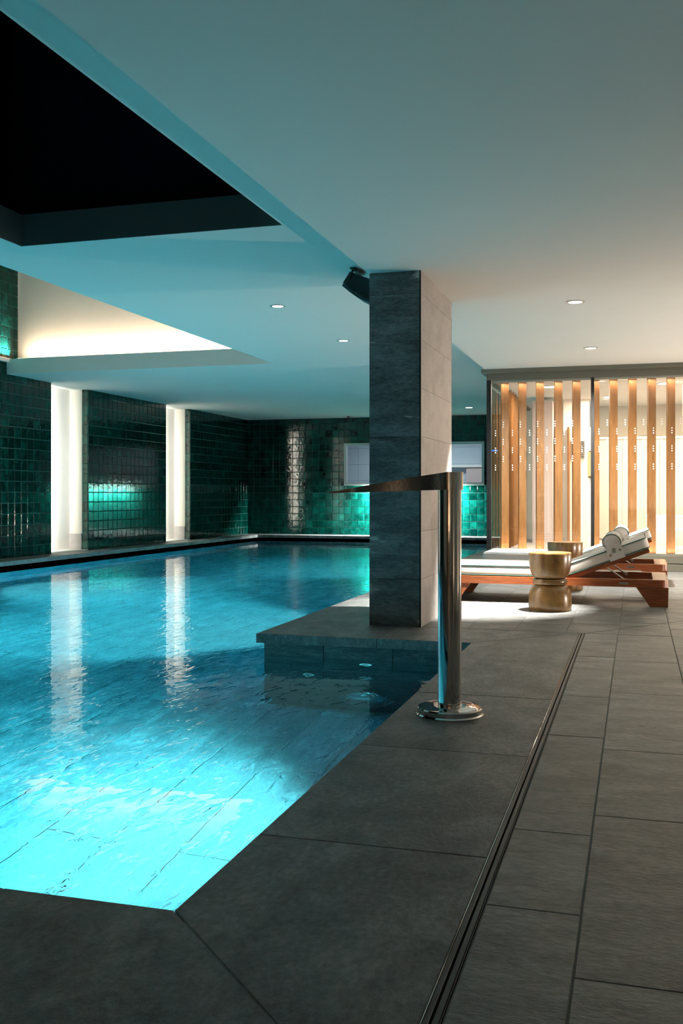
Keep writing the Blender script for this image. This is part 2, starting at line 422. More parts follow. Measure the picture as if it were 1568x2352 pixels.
# bump front
piece('coping_stone', [(PX_R, PY_B), (DX0, DYF), (-1.72, DYF), (-1.72, PY_B)], -CT, 0, 'coping', deck_base)
piece('coping_stone', [(PX_B, PY_B), (-1.72, PY_B), (-1.72, DYF), (EDGE, DYF)], -CT, 0, 'coping', deck_base)
y = PY_B
for y1 in (8.4, 9.5, 10.6, 11.7, 12.8, 13.9, 15, 16.1, 17.2, 18.3, 19.4, 20.5, 21.6, PY_F):
    poly = rect(PX_B, EDGE, y, y1)
    if y == PY_B: poly = [(PX_B, PY_B), (EDGE, DYF), (EDGE, y1), (PX_B, y1)]
    piece('coping_stone', poly, -CT, slabz(), 'coping', deck_base); y = y1
# left and far ledges
y = PY_N
while y < WY1 - .01:
    y1 = min(y + 1.09, WY1); piece('coping_stone', rect(WX0, PX_L, y, y1), -CT, slabz(), 'coping', deck_base); y = y1
x = PX_L
while x < EDGE - .01:
    x1 = min(x + 1.09, EDGE); piece('coping_stone', rect(x, x1, PY_F, WY1), -CT, slabz(), 'coping', deck_base); x = x1
# strip of narrow stones right of the channel
def run(x0, x1, joints):
    for a, b in zip(joints, joints[1:]): piece('floor_stone', rect(x0, x1, a, b), -.019, slabz(), 'deck', deck_base)
run(DX1, -.125, [NY, -1.4, -.3, .8, 1.60, 2.42, 2.992, 4.204, 5.044, 6.288, 6.908, DYF])
run(-.125, .24, [NY, -1.2, -.1, 1.0, 2.102, 3.188, 4.026, 5.19, 6.186, DYF])
x = .24; k = 0
while x < RX - .02:
    x1 = min(x + .36, RX); o = (0.35, .05, .6)[k % 3]
    run(x, x1, [NY] + [NY + o + j * 1.05 for j in range(1, 9)] + [DYF]); x = x1; k += 1
# deck behind the near channel, left of the viewer
for x0, x1 in ((-2.6, DX0), (-5.0, -2.6), (-7.4, -5.0), (WX0, -7.4)):
    for y0, y1 in ((NY, -.55), (-.55, DYN)):
        piece('floor_stone', rect(x0, x1, y0, min(y1, PY_N - CW)), -.019, slabz(), 'deck', deck_base)
# lounge deck
cols = [EDGE, -1.575, -1.207, -.857, -.487, -.12, .24, .60, .96, 1.32, 1.68, 2.04, 2.4, 2.76, RX]
offs = [.2, .45, .95, .90, .55, .70, .40, .85, .3, .6, .2, .8, .5, .35]
for i in range(len(cols) - 1):
    js = [DYF + .012] + [DYF + offs[i] + k * 1.08 for k in range(6) if DYF + offs[i] + k * 1.08 < 13.3] + [13.42]
    run(cols[i], cols[i + 1], js)
run(EDGE, -.9, [13.42 + k * 1.1 for k in range(9)])
# line where the floor falls change
MB().prism([(DX1, DYF + .006), (DX1 + .01, DYF - .002), (.62, 8.62), (.612, 8.628)], .0002, .0009).build('fall_joint', 'grout', deck_base)

# drain channel: two rails, a slot and a bright edge
dr = thing('drain_channel', 'narrow steel slot drain set between the pool coping and the deck stones', 'drain', (0, 0, 0))
MB().box(DX0 + .001, DX1 - .001, DYN, DYF, -.025, -.018).build('channel_bed', 'black', dr)
MB().slab(DX0 + .0035, DX0 + .0155, DYN, DYF, -.015, .0002, .001).build('rail', 'drainrail', dr)
MB().slab(DX0 + .0215, DX0 + .034, DYN, DYF, -.015, .0002, .001).build('rail', 'drainrail', dr)
MB().box(DX0 + .0015, DX0 + .003, DYN, DYF, -.015, .0016).build('edge_strip', 'chrome', dr)
MB().box(DX0 + .0365, DX0 + .038, DYN, DYF, -.015, .0008).build('edge_strip', 'drainrail', dr)
MB().box(-1.545, DX1, DYF, DYF + .012, -.0195, -.0012).build('cross_slot', 'black', dr)

# ------------------------------------------------------------------ tiled walls
def tile_mesh(name, sx, sz, d=.008, b=.006):
    hx, hz = sx / 2, sz / 2
    m = MB()                                              # face towards +x, y across, z up
    m.add([(0, -hx, -hz), (0, hx, -hz), (0, hx, hz), (0, -hx, hz), (d * .55, -hx, -hz), (d * .55, hx, -hz), (d * .55, hx, hz), (d * .55, -hx, hz),
           (d, -hx + b, -hz + b), (d, hx - b, -hz + b), (d, hx - b, hz - b), (d, -hx + b, hz - b)],
          [(8, 9, 10, 11)] + [(i, (i + 1) % 4, 4 + (i + 1) % 4, 4 + i) for i in range(4)] + [(4 + i, 4 + (i + 1) % 4, 8 + (i + 1) % 4, 8 + i) for i in range(4)])
    return m
GT = .007
tm = tile_mesh('glazed_tile', T - GT, T - GT).mesh('glazed_tile', 'tile')
def tile_field(parent, rects, origin, udir, ndir, limit=300, keep=None, name='glazed_tile'):
    """rects: (u0,u1,z0,z1) fields on a wall; cut tiles at borders; the first `limit` in order of nearness are pieces."""
    cells = []
    for (u0, u1, z0, z1) in rects:
        nu = math.ceil((u1 - u0) / T - 1e-6); nz = math.ceil((z1 - z0) / T - 1e-6)
        for i in range(nu):
            for j in range(nz):
                a, b = u0 + i * T, min(u0 + (i + 1) * T, u1); c, d = z0 + j * T, min(z0 + (j + 1) * T, z1)
                if b - a > .012 and d - c > .012: cells.append((a, b, c, d))
    O = Vector(origin); U = Vector(udir); N = Vector(ndir)
    rot = Matrix((N, U, (0, 0, 1))).transposed().to_euler()
    if keep: cells.sort(key=lambda c: (0 if keep(c) else 1, c[0]))
    rest = MB()
    for k, (a, b, c, d) in enumerate(cells):
        cu, cz = (a + b) / 2, (c + d) / 2; p = O + U * cu + Vector((0, 0, cz))
        full = abs(b - a - T) < 1e-4 and abs(d - c - T) < 1e-4
        if k < limit and (keep is None or keep((a, b, c, d))):
            me = tm if full else tile_mesh('glazed_tile', b - a - GT, d - c - GT).mesh('cut_tile', 'tile')
            o = link(name, me, parent, p); e = rot.copy(); o.rotation_euler = e
            o.rotation_euler.rotate_axis('Z', random.gauss(0, .0018)); o.rotation_euler.rotate_axis('Y', random.gauss(0, .0018))
        else:
            q = tile_mesh('t', b - a - GT, d - c - GT); R = rot.to_matrix()
            jit = Matrix.Rotation(random.gauss(0, .0018), 3, 'Z') @ Matrix.Rotation(random.gauss(0, .0018), 3, 'Y')
            rest.add([p + R @ (jit @ Vector(v)) for v in q.v], q.f)
    if rest.v:
        r = rest.build('remaining_tiles', 'tile', parent); r['kind'] = 'stuff'

NW = 1.17                                                # niche width
NICHES = [6.07, 10.32, 14.57, 18.81]
TH = .12                                                 # tiled wall thickness in front of the niches
ZT = 5.0
segs = []
y = NY
for ny in NICHES: segs.append((y, ny)); y = ny + NW
segs.append((y, WY1))
seg_lbl = ['green tiled wall beside the near deck, outside the view', 'green tiled wall behind the hidden niches', 'dark green tiled wall left of the first glowing niche',
           'dark green tiled wall between the two glowing niches', 'dark green tiled wall between the farther niche and the corner']
C2Y = 13.335                                              # far edge of the warm coffer
for i, (a, b) in enumerate(segs):
    top = ZT if b < 14.7 else ZP + .02
    wl = struct('wall_left', MB().box(WX0 - TH, WX0, a, b, -.02, top), 'grout_green', seg_lbl[i])
    rects = [(a, b, 0.0, top if b < 14.6 else ZP)]
    keep = None
    if i < 2: keep = lambda c: False
    if i == 2:
        rects = [(b - 3 * T, b, 0, ZP)] + [(b - 18 * T, b - 3 * T, 0, ZT)]
        keep = lambda c: c[0] > 12.8 and c[2] < 4.6
    tile_field(wl, rects, (WX0, 0, 0), (0, 1, 0), (1, 0, 0), 300, keep)
    if i >= 3:                                            # tiled reveal at the niche side
        for j in range(17):
            z0 = j * T; z1 = min(z0 + T, ZP)
            tile_mesh('r', TH - GT, z1 - z0 - GT).build('reveal_tile', 'tile', wl, loc=(WX0 - TH / 2, a, (z0 + z1) / 2)).rotation_euler = (0, 0, -PI / 2)
# niches: back wall, side pier, base block, LED strip
NB = -9.775
for k, ny in enumerate(NICHES):
    lb = ['glowing white wall niche nearest the viewer', 'glowing white wall niche near the middle of the pool', 'wider looking of the two glowing niches in the green wall', 'narrower looking farther glowing niche in the green wall'][k]
    nw = struct('wall_niche', MB().box(NB - .06, NB, ny - .3, ny + NW + .3, -.02, ZP + .1).box(NB, WX0, ny - .3, ny + NW + .3, -.06, .012), 'white', lb + ', plastered back wall')
    MB().box(NB, WX0 - TH, ny + NW + .003, ny + NW + .1, .0, ZP).build('side_pier', 'cream', nw)
    MB().box(NB - .0, WX0 - TH - .002, ny + NW - .016, ny + NW + .05, .012, .29).build('base_block', 'pillar_side', nw)
    MB().box(NB, WX0 - TH, ny - .3, ny - .24, .012, ZP).build('near_side', 'grout_green', nw)
    led = thing('led_strip', ['vertical LED strip in the nearest hidden niche', 'vertical LED strip in the hidden middle niche', 'vertical LED strip inside the nearer glowing niche', 'vertical LED strip inside the farther glowing niche'][k], 'lamp', (WX0 - TH - .03, ny - .03, 0), 'LED strips in the wall niches')
    MB().box(-.02, .02, -.025, .005, .02, ZP - .02).build('profile', 'frame', led)
    MB().box(-.014, .014, .005, .010, .04, ZP - .04).build('diffuser', 'ledglow', led)
    light('bulb', 'AREA', led, (-.02, .03, ZP / 2), (-1, .05, 0), P_NICHE, NEUTRAL, size=.06, sizey=ZP - .2)

# far wall with its window
WIN = (-6.86, -3.42, 1.215, 2.245)
wf = struct('wall_far', MB().box(WX0 - .1, WIN[0], WY1, WY1 + .12, -.1, ZP + .02).box(WIN[1], 3.2, WY1, WY1 + .12, -.1, ZP + .02)
            .box(WIN[0], WIN[1], WY1, WY1 + .12, -.1, WIN[2]).box(WIN[0], WIN[1], WY1, WY1 + .12, WIN[3], ZP + .02), 'grout_green', 'dark emerald tiled end wall behind the pool')
def keepf(c):
    if c[2] >= ZP - .02: return False
    cu = (c[0] + c[1]) / 2
    return (-8.2 < cu < -6.1) or (-4.15 < cu < -3.2)
rf = [(WX0, WIN[0], 0, ZP), (WIN[0], WIN[1], 0, WIN[2]), (WIN[0], WIN[1], WIN[3], ZP), (WIN[1], -1.4, 0, ZP)]
tile_field(wf, rf, (0, WY1, 0), (1, 0, 0), (0, -1, 0), 300, keepf)
wd = struct('window_1', MB().ring([(WIN[0], 0), (WIN[1], 0), (WIN[1], 1), (WIN[0], 1)], [(WIN[0] + .06, .06), (WIN[1] - .06, .06), (WIN[1] - .06, .94), (WIN[0] + .06, .94)], 0, 1), 'frame', 'wide aluminium framed window in the green end wall')
# rebuild frame upright
me = wd.data
for v in me.vertices:
    x, y, z = v.co; v.co = (x, WY1 - .03 + z * .14, WIN[2] + y * (WIN[3] - WIN[2]))
MB().box(WIN[0] + .05, WIN[1] - .05, WY1 + .02, WY1 + .026, WIN[2] + .05, WIN[3] - .05).build('pane', 'glass', wd)
# pale room seen through that window
br = struct('wall_back_room', MB().box(-9.2, -1.4, 26.6, 26.7, 0, 3.2).box(-9.3, -9.2, WY1 + .12, 26.7, 0, 3.2).box(-1.4, -1.3, WY1 + .12, 26.7, 0, 3.2), 'paleblue', 'pale blue walls of the room behind the window')
struct('floor_back_room', MB().box(-9.2, -1.4, WY1 + .12, 26.6, -.1, 0), 'paleblue', 'pale floor of the room behind the window')
struct('ceiling_back_room', MB().box(-9.2, -1.4, WY1 + .12, 26.6, 2.75, 2.85), 'paleblue', 'pale blue ceiling of the room behind the window')
for j in range(6):
    for i in range(9): MB().slab(-9.1 + i * .85, -9.1 + i * .85 + .845, -.0, .445, 0, .012).build('wall_block', 'paleblue', br, loc=(0, 26.6, .02 + j * .45)).rotation_euler = (PI / 2, 0, 0)
MB().box(-4.35, -3.75, 26.4, 26.58, 0, 1.72).build('pink_panel', 'pinkwall', br)
MB().box(-5.2, -2.0, 26.35, 26.58, 1.72, 1.78).build('shelf_edge', 'white', br)
brl = thing('ceiling_panel_lamp', 'cool white panel lamp in the room behind the end window', 'lamp', (-5.2, 25.0, 2.74))
MB().box(-1.6, 1.6, -.3, .3, -.03, 0).build('housing', 'frame', brl)
light('bulb', 'AREA', brl, (0, 0, -.05), (0, 0, -1), 70, (0.80, 0.92, 1.0), size=3.2, sizey=.6)
# lamp under the window sill, behind the pillar
sl = thing('sill_lamp', 'light bar under the window sill washing the green tiles', 'lamp', (-5.12, WY1 - .20, 1.17))
MB().box(-.95, .95, -.03, .03, .0, .045).box(-.80, -.76, 0, .2, .02, .04).box(.76, .80, 0, .2, .02, .04).build('housing', 'frame', sl)
MB().box(-.93, .93, -.02, .02, -.006, .0).build('diffuser', 'ledglow', sl)
light('bulb', 'AREA', sl, (0, 0, -.012), (0, .75, -1), 4500, (0.92, 1.0, 0.94), size=1.85, sizey=.05)

# other enclosing walls
wr = struct('wall_rear', MB().box(WX0 - .1, RX + .1, NY - .1, NY, -.1, ZT), 'cream', 'plain wall behind the viewer')
struct('wall_right', MB().box(RX, RX + .1, NY, WY1 + .1, -.1, ZP + .2), 'cream', 'plain wall to the right of the lounge, outside the view')

# ------------------------------------------------------------------ ceilings and coffers
C1 = (-4.435, -2.355, -1.0, 6.483); C2 = (WX0, -4.975, 3.0, C2Y); ZF = 3.105
ce = MB()
CV = EDGE - .19
ce.box(C1[1], CV, NY, WY1, ZP, ZF).box(C1[0] - .012, C1[1], C1[3] + .012, WY1, ZP, ZF)
cvp = [(CV + .19 * k / 8, ZP + .13 * (1 - math.cos(k / 8 * PI / 2))) for k in range(9)]
ce.prism(cvp + [(EDGE, ZF), (CV, ZF)], NY, WY1, 'y')
ce.box(C1[0], C1[1], NY, C1[2], ZP, ZF)
ce.box(C2[1], C1[0] - .012, NY, WY1, ZP, ZF).box(WX0 - TH, C2[1], C2[3], WY1, ZP, ZF).box(WX0 - TH, C2[1], NY, C2[2], ZP, ZF)
for ny in NICHES[2:]: ce.box(NB - .06, WX0 - TH, ny - .3, ny + NW + .3, ZP, ZP + .1)
pc = struct('ceiling_pool', ce, 'ceil', 'painted ceiling over the pool washed with blue light')
# lounge ceiling, lower
struct('ceiling', MB().box(EDGE, RX, NY, WY1, ZR, ZP + .2), 'ceil', 'lower painted ceiling over the deck and loungers')
# dark skylight coffer
sk = struct('trim_skylight_fascia', MB().box(C1[0], C1[1], C1[3], C1[3] + .012, ZP, ZF).box(C1[0] - .012, C1[0], C1[2], C1[3] + .012, ZP, ZF), 'fascia_dark', 'dark grey rim boards of the dark skylight coffer')
struct('ceiling_skylight', MB().box(C1[0] - .2, C1[1] + .2, C1[3] + .12, C1[3] + .16, ZF, 4.6).box(C1[0] - .2, C1[0] - .16, C1[2] - .2, C1[3] + .12, ZF, 4.6)
       .box(C1[1] + .16, C1[1] + .2, C1[2] - .2, C1[3] + .12, ZF, 4.6).box(C1[0] - .2, C1[1] + .2, C1[2] - .2, C1[3] + .16, 4.6, 4.64).box(C1[0] - .2, C1[1] + .2, C1[2] - .24, C1[2] - .2, ZF, 4.6),
       'night', 'black glazed skylight shaft above the pool at night')
# warm coffer
struct('wall_coffer', MB().box(WX0, C2[1] + .35, 13.625, 13.70, ZF, ZT).box(C2[1] + .30, C2[1] + .38, C2[2] - .3, 13.7, ZF, ZT).box(WX0, C2[1] + .38, C2[2] - .38, C2[2] - .3, ZF, ZT), 'cream', 'cream upstand wall inside the lit ceiling coffer')
struct('ceiling_coffer', MB().box(WX0 - .1, C2[1] + .4, C2[2] - .4, 13.7, ZT, ZT + .08), 'cream', 'raised cream top of the lit ceiling coffer')
struct('trim_coffer_ledge', MB().box(WX0 + .008, WX0 + .062, C2[2], C2Y, ZF - .05, ZF), 'white', 'narrow white ledge along the tiles inside the lit coffer')
cl = thing('cove_light', 'hidden LED strip on the far ledge of the warm ceiling coffer', 'lamp', (-7.1, 13.47, ZF), 'cove LED strips')
MB().box(-2.2, 2.1, -.03, .03, 0, .02).build('profile', 'frame', cl)
MB().box(-2.18, 2.08, -.015, .015, .02, .024).build('diffuser', 'coveglow', cl)
light('bulb', 'AREA', cl, (0, 0, .04), (0, .25, 1), P_COVE, WARM, size=4.2, sizey=.05)
cl2 = thing('cove_light', 'hidden LED strip on the tile ledge inside the ceiling coffer', 'lamp', (WX0 + .04, 9.3, ZF), 'cove LED strips')
MB().box(-.012, .012, -4.2, 4.2, 0, .012).build('profile', 'frame', cl2)
light('bulb', 'AREA', cl2, (.015, 0, .03), (-.38, 0, 1), 420, NEUTRAL, size=8.2, sizey=.04, spread=math.radians(50))

# recessed downlights
def downlight(x, y, z, lbl, power, aim=(0, 0, -1), spot=70, col=NEUTRAL, r=.05, glow='lampwhite', grp=None):
    t = thing('downlight', lbl, 'ceiling light', (x, y, z), grp)
    MB().ring([(r * 1.35 * math.cos(a * PI / 12), r * 1.35 * math.sin(a * PI / 12)) for a in range(24)], [(r * math.cos(a * PI / 12), r * math.sin(a * PI / 12)) for a in range(24)], -.006, 0).build('trim_ring', 'frame', t)
    MB().lathe([(r, -.002), (r * .98, -.004)], n=24).build('lens', glow, t)
    if power: light('bulb', 'SPOT', t, (0, 0, -.02), aim, power, col, size=.03, spot=math.radians(spot), blend=.75)
    return t
downlight(-3.41, 9.27, ZP, 'small recessed downlight over the pool left of the pillar, nearest of the row', 14, r=.055)
downlight(-3.41, 11.58, ZP, 'small recessed downlight over the pool just left of the pillar, second of the row', 14, r=.055)
downlight(-3.45, 21.3, ZP, 'small recessed downlight over the far pool right of the pillar', 18, r=.075)
downlight(-.507, 8.885, ZR, 'recessed downlight in the pale ceiling above the nearer lounger', P_LOUNGE, aim=(-.95, .02, -2.68), spot=50, r=.06)
downlight(-.499, 11.74, ZR, 'recessed downlight in the pale ceiling just before the glass cabin', P_LOUNGE * .30, aim=(-.15, .55, -1.6), spot=125, r=.06)

for k, y in enumerate((1.0, 5.2, 9.2, 12.2)):  # fill lights added out of view for ceiling, pillar side and spout
    t = thing('unseen_fill_light', ['unseen fill light added by the right wall beside the viewer', 'unseen fill light added by the right wall across from the spout', 'unseen fill light added by the right wall across from the nearer lounger', 'unseen fill light added by the right wall across from the farther lounger'][k], 'lamp', (RX, y, .0), 'unseen fill lights added along the right wall')
    MB().prism([(-.10, -.06), (0, -.06), (0, .06), (-.10, .06)], 0, .14).build('body', 'frame', t)
    light('bulb', 'AREA', t, (-.05, 0, .15), ((.3, 0, 1) if k < 2 else (-.85, 0, 1)), P_SIDE * (.6, .7, 9, 10)[k], (1, .83, .68), size=.10)
# unseen panels added behind the viewer to vary the steel spout's reflections
d_ = struct('reflected_black_panel', MB().box(-2.2, -1.55, NY, NY + .04, 0, 2.2), 'black', 'unseen black panel added behind the viewer for the spout to mirror')
MB().slab(-1.5, -.75, NY + .001, NY + .03, 0, 2.4, .004).build('reflected_wood_panel', 'slat', wr)
MB().slab(-3.4, -2.3, NY + .001, NY + .03, 0, 2.4, .004).build('reflected_wood_panel', 'teak', wr)
MB().slab(.2, .75, NY + .001, NY + .03, 0, 2.4, .004).build('reflected_dark_panel', 'canopy', wr)
rl = thing('unseen_fill_light', 'unseen fill light added at the rear wall behind the viewer', 'lamp', (-.3, NY, .5))  # added lamp, lights the panels that the spout mirrors
MB().box(-.3, .3, 0, .08, 0, .05).build('body', 'frame', rl)
light('bulb', 'AREA', rl, (0, .18, .1), (0, -.35, 1), 22, WARM, size=2.4, sizey=.06)
# ------------------------------------------------------------------ stone pillar
CX0, CX1, CY0, CY1 = -1.945, -1.545, 7.305, 8.595
pl = tag(MB().box(CX0 + .012, CX1 - .012, CY0 + .012, CY1 - .012, 0, ZR).build('stone_pillar', 'grout'), 'square slate clad pillar standing at the pool corner', 'pillar')
zs = [0, .36, .72, 1.08, 1.435, 1.797, 2.16, 2.51, ZR]
cut = {0: 7.75, 3: 8.36, 5: 8.20, 7: 8.5, 1: None, 2: 8.1, 4: None, 6: None}
def cpiece(nm, m, x0, x1, y0, y1, z0, z1):
    c = ((x0 + x1) / 2, (y0 + y1) / 2, (z0 + z1) / 2); g_ = .0011
    return MB().box(x0 - c[0], x1 - c[0], y0 - c[1], y1 - c[1], z0 + g_ - c[2], z1 - g_ - c[2]).build(nm, m, pl, loc=c)
for i, (z0, z1) in enumerate(zip(zs, zs[1:])):
    cpiece('cladding_slab', 'pillar', CX0, CX1 - .0125, CY0, CY0 + .012, z0, z1)
    cpiece('cladding_slab', 'pillar', CX0, CX1, CY1 - .012, CY1, z0, z1)
    cpiece('cladding_slab', 'pillar', CX0, CX0 + .012, CY0 + .0125, CY1 - .0125, z0, z1)
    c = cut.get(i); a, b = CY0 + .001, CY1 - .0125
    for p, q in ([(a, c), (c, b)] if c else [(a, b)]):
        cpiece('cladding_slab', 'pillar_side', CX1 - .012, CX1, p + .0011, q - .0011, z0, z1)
MB().box(CX1 - .0126, CX1 - .0005, CY0 - .001, CY0 + .001, 0, ZR).build('corner_profile', 'black', pl)

# ------------------------------------------------------------------ loudspeaker behind the pillar
sp = thing('loudspeaker', 'black loudspeaker hanging under the pool ceiling behind the pillar', 'speaker', (-2.16, 8.0, 2.87))
prof = [(-.165, -.135), (-.10, -.035), (.16, -.16), (.13, -.30), (.04, -.245), (-.05, -.19)]
prof = [(-.165, -.118), (-.105, .0 - .03), (.20, -.16), (.16, -.29)] + [(.16 - t * .325, -.29 + t * .172 - .035 * math.sin(t * PI)) for t in (.2, .4, .6, .8)]
MB().prism(list(reversed(prof)), -.12, .12, 'y').build('cabinet', 'blackpl', sp, 20)
fr = [(.158, -.291)] + [(.158 - t * .322, -.293 + t * .172 - .035 * math.sin(t * PI)) for t in (.2, .4, .6, .8, 1)]
fr2 = [(p[0] - .01, p[1] - .022) for p in fr]
MB().prism(fr + list(reversed(fr2)), -.115, .115, 'y').build('grille', simple('blue_lit_grille', (.03, .05, .06), rough=.6), sp)  # blue pool light is put into the grille colour
MB().tube([(-.10, -.13, -.10), (-.075, -.13, 0.0)], .008, 8).tube([(-.10, .13, -.10), (-.075, .13, 0.0)], .008, 8).box(-.10, -.05, -.14, .14, -.012, 0).build('bracket', 'black', sp)

# small sprinkler under the far end of the ceiling
spk = thing('ceiling_sprinkler', 'small black sprinkler head under the pool ceiling by the far wall', 'sprinkler', (-6.62, 22.9, ZP))
MB().lathe([(.06, -.006), (.06, 0)], n=20).build('flange', 'black', spk)
MB().lathe([(.018, -.11), (.018, -.006)], n=12).build('stem', 'black', spk)
MB().lathe([(.045, -.125), (.03, -.11)], n=16).build('deflector', 'black', spk)

# ------------------------------------------------------------------ steel water spout
CNX, CNY = -.812, 4.467
cn = thing('water_spout', 'polished steel swan neck water spout standing on the pool coping', 'water spout', (CNX, CNY, 0))
MB().lathe([(.153, 0), (.153, .004), (.147, .010), (.147, .030), (.143, .0355), (.098, .0375), (.096, .0385), (.060, .0385)], n=64).build('base_plate', 'chrome', cn, 30)
MB().lathe([(.0535, .036), (.0535, 1.02)], n=64).build('post', 'chrome', cn, 60)
# head: plan outline round the post that flares into a long blade, thinning to the lip
sec = []
L = .565
NS = 40
def half(t):                                              # t = distance ahead of the post centre
    if t < .05: return math.sqrt(max(0, .0615 ** 2 - t * t)) if t < 0 else .0615
    q = (t - .05) / (L - .05); return .0615 + .030 * q * q * (3 - 2 * q)
pts = [-.0615 + .0615 * (1 - math.cos(k / 10 * PI / 2)) for k in range(10)] + [k / NS * L for k in range(NS + 1)]
hv = []; 
for t in pts:
    wd_ = half(t); q = max(0, t) / L
    zt = 1.10 - .002 * max(0, -t) - (.0245 * min(1, q / .29) if q < .29 else .0245 + (.070) * ((q - .29) / .71))
    zb = 1.020 - .016 * q
    zt = max(zt, zb + .0025)
    hv.append((t, wd_, zb, zt))
m_ = MB(); vs_ = []
for t, wd_, zb, zt in hv:
    vs_ += [(-t, -wd_, zb), (-t, -wd_, zt), (-t, wd_, zt), (-t, wd_, zb)]
fs_ = []
for i in range(len(hv) - 1):
    for k in range(4): fs_.append((i * 4 + k, i * 4 + (k + 1) % 4, i * 4 + 4 + (k + 1) % 4, i * 4 + 4 + k))
fs_ += [(0, 1, 2, 3), tuple(len(vs_) - 1 - k for k in range(4))]
m_.add(vs_, fs_); m_.build('spout_blade', 'chrome', cn, 35)
# underwater fittings on the bump wall
def jet(x, z, r, lbl, dome=False):
    t = thing('pool_inlet' if not dome else 'suction_cover', lbl, 'pool fitting', (x, PY_B + OH - .013, z), None if dome else 'round inlets in the pool wall under the pillar ledge')
    if dome:
        MB().lathe([(r, 0), (r * .96, -.02), (r * .75, -.05), (r * .4, -.066), (.01, -.07)], n=32, axis='y').build('dome', 'steel', t, 40)
        MB().lathe([(r * 1.08, 0), (r * 1.08, -.008), (r, -.012)], n=32, axis='y').build('rim', 'chrome', t, 40)
    else:
        MB().ring([(r * math.cos(a * PI / 12), r * math.sin(a * PI / 12)) for a in range(24)], [(r * .55 * math.cos(a * PI / 12), r * .55 * math.sin(a * PI / 12)) for a in range(24)], 0, .012).build('rim', 'chrome', t).rotation_euler = (PI / 2, 0, 0)
        MB().lathe([(r * .5, 0), (r * .45, -.006)], n=20, axis='y').build('nozzle', 'steel', t, 40)
jet(-1.806, -.36, .045, 'round steel inlet just below the waterline under the ledge')
jet(-2.223, -.80, .045, 'leftmost lower round steel inlet under the ledge')
jet(-1.81, -.80, .045, 'middle lower round steel inlet under the ledge')
jet(-1.391, -.78, .045, 'rightmost lower round steel inlet under the ledge, behind the spout')
jet(-1.80, -1.42, .16, 'large domed suction cover low on the pool wall under the ledge', True)

# ------------------------------------------------------------------ glass cabin (sauna)
SY = 13.45
sau = struct('wall_cabin', MB().box(-1.94, RX, SY, SY + .08, 2.54, 2.63).box(-2.0, RX, SY - .10, SY + .2, 2.63, ZR)
             .box(-1.94, -1.86, SY + .08, 18.6, 2.54, 2.63).box(-2.0, -1.86, SY + .2, 18.6, 2.63, ZR), 'canopy', 'olive grey metal canopy rim above the glass cabin')
MB().slab(-1.876, RX, SY - .02, SY + .3, 0, .095).slab(-1.876, RX, SY + .01, SY + .3, .105, .205).build('cabin_plinth', 'canopy', sau)['label'] = 'dark grey stepped plinth'
gp = []
panes = [(-1.878, -.569, 'left front glass pane of the cabin with white dot print'), (-.527, .98, 'right front glass pane of the cabin with white dot print'), (1.0, RX - .02, 'far right front glass pane of the cabin outside the view')]
dots_z = [1.95, 1.72, 1.48]
for a, b, lb in panes:
    t = MB().box(a, b, SY + .03, SY + .04, .205, 2.56).build('glass_pane', 'glass', sau); t['label'] = lb
    dm = MB(); k = 0; x = a + .06 if a > -1 else a + .055
    while x < b - .03:
        zoff = 0 if k % 2 else -.115
        for r_ in range(3):
            for j in range(3): dm.lathe([(.0085, .0), (.0085, -.0008)], (x, SY + .029, 1.94 + zoff - r_ * .233 + (j - 1) * .031), 10, 'y')
        x += .123 if k % 2 else .105; k += 1
    d = dm.build('dot_print', 'dot', t); d['kind'] = 'stuff'
MB().box(-1.94, -1.878, SY, SY + .06, .0, 2.54).build('corner_post', 'black', sau)['label'] = 'black metal corner post'
MB().box(-.569, -.527, SY + .02, SY + .07, .205, 2.54).build('mullion_post', 'black', sau)['label'] = 'black upright between two glass panes'
MB().box(-1.925, -1.915, SY + .065, 18.5, .0, 2.54).build('glass_pane', 'glass', sau)
# rotated oak slats behind the glass
cx_l = [(-1.756, -1.654), (-1.519, -1.419), (-1.28, -1.187), (-1.038, -.946), (-.804, -.707), (-.556, -.468), (-.326, -.232), (-.082, .005), (.159, .246), (.397, .486), (.635, .725), (.875, .965), (1.115, 1.205), (1.355, 1.445)]
sm = MB().slab(-.051, .051, -.0225, .0225, 0, 2.335, .002).mesh('oak_slat', 'slat')
for i, (a, b) in enumerate(cx_l):
    o = link('oak_slat', sm, sau, ((a + b) / 2 - .008, SY + .15, .205), (0, 0, math.radians(22)))
for i in range(6):
    o = link('oak_slat', sm, sau, (-1.80, 14.18 + i * .34, .205), (0, 0, PI / 2 + math.radians(8)))
ws = thing('slat_washer', 'LED bar under the canopy washing the oak slats', 'lamp', (.5, SY + .075, 2.53))
MB().box(-2.35, 2.6, -.02, .02, -.02, .01).build('profile', 'frame', ws)
light('bulb', 'AREA', ws, (0, .0, -.03), (0, .12, -1), P_WASH, WARM, size=4.8, sizey=.03)
ws2 = thing('slat_washer', 'fill light bar added on the cabin plinth to brighten the oak slats from below', 'lamp', (.5, SY + .07, .205))  # lower bar added only to even out the brightness of the slats
MB().box(-2.35, 2.6, -.02, .02, 0, .02).build('profile', 'frame', ws2)
light('bulb', 'AREA', ws2, (0, .0, .03), (0, .12, 1), P_WASH, WARM, size=4.8, sizey=.03)
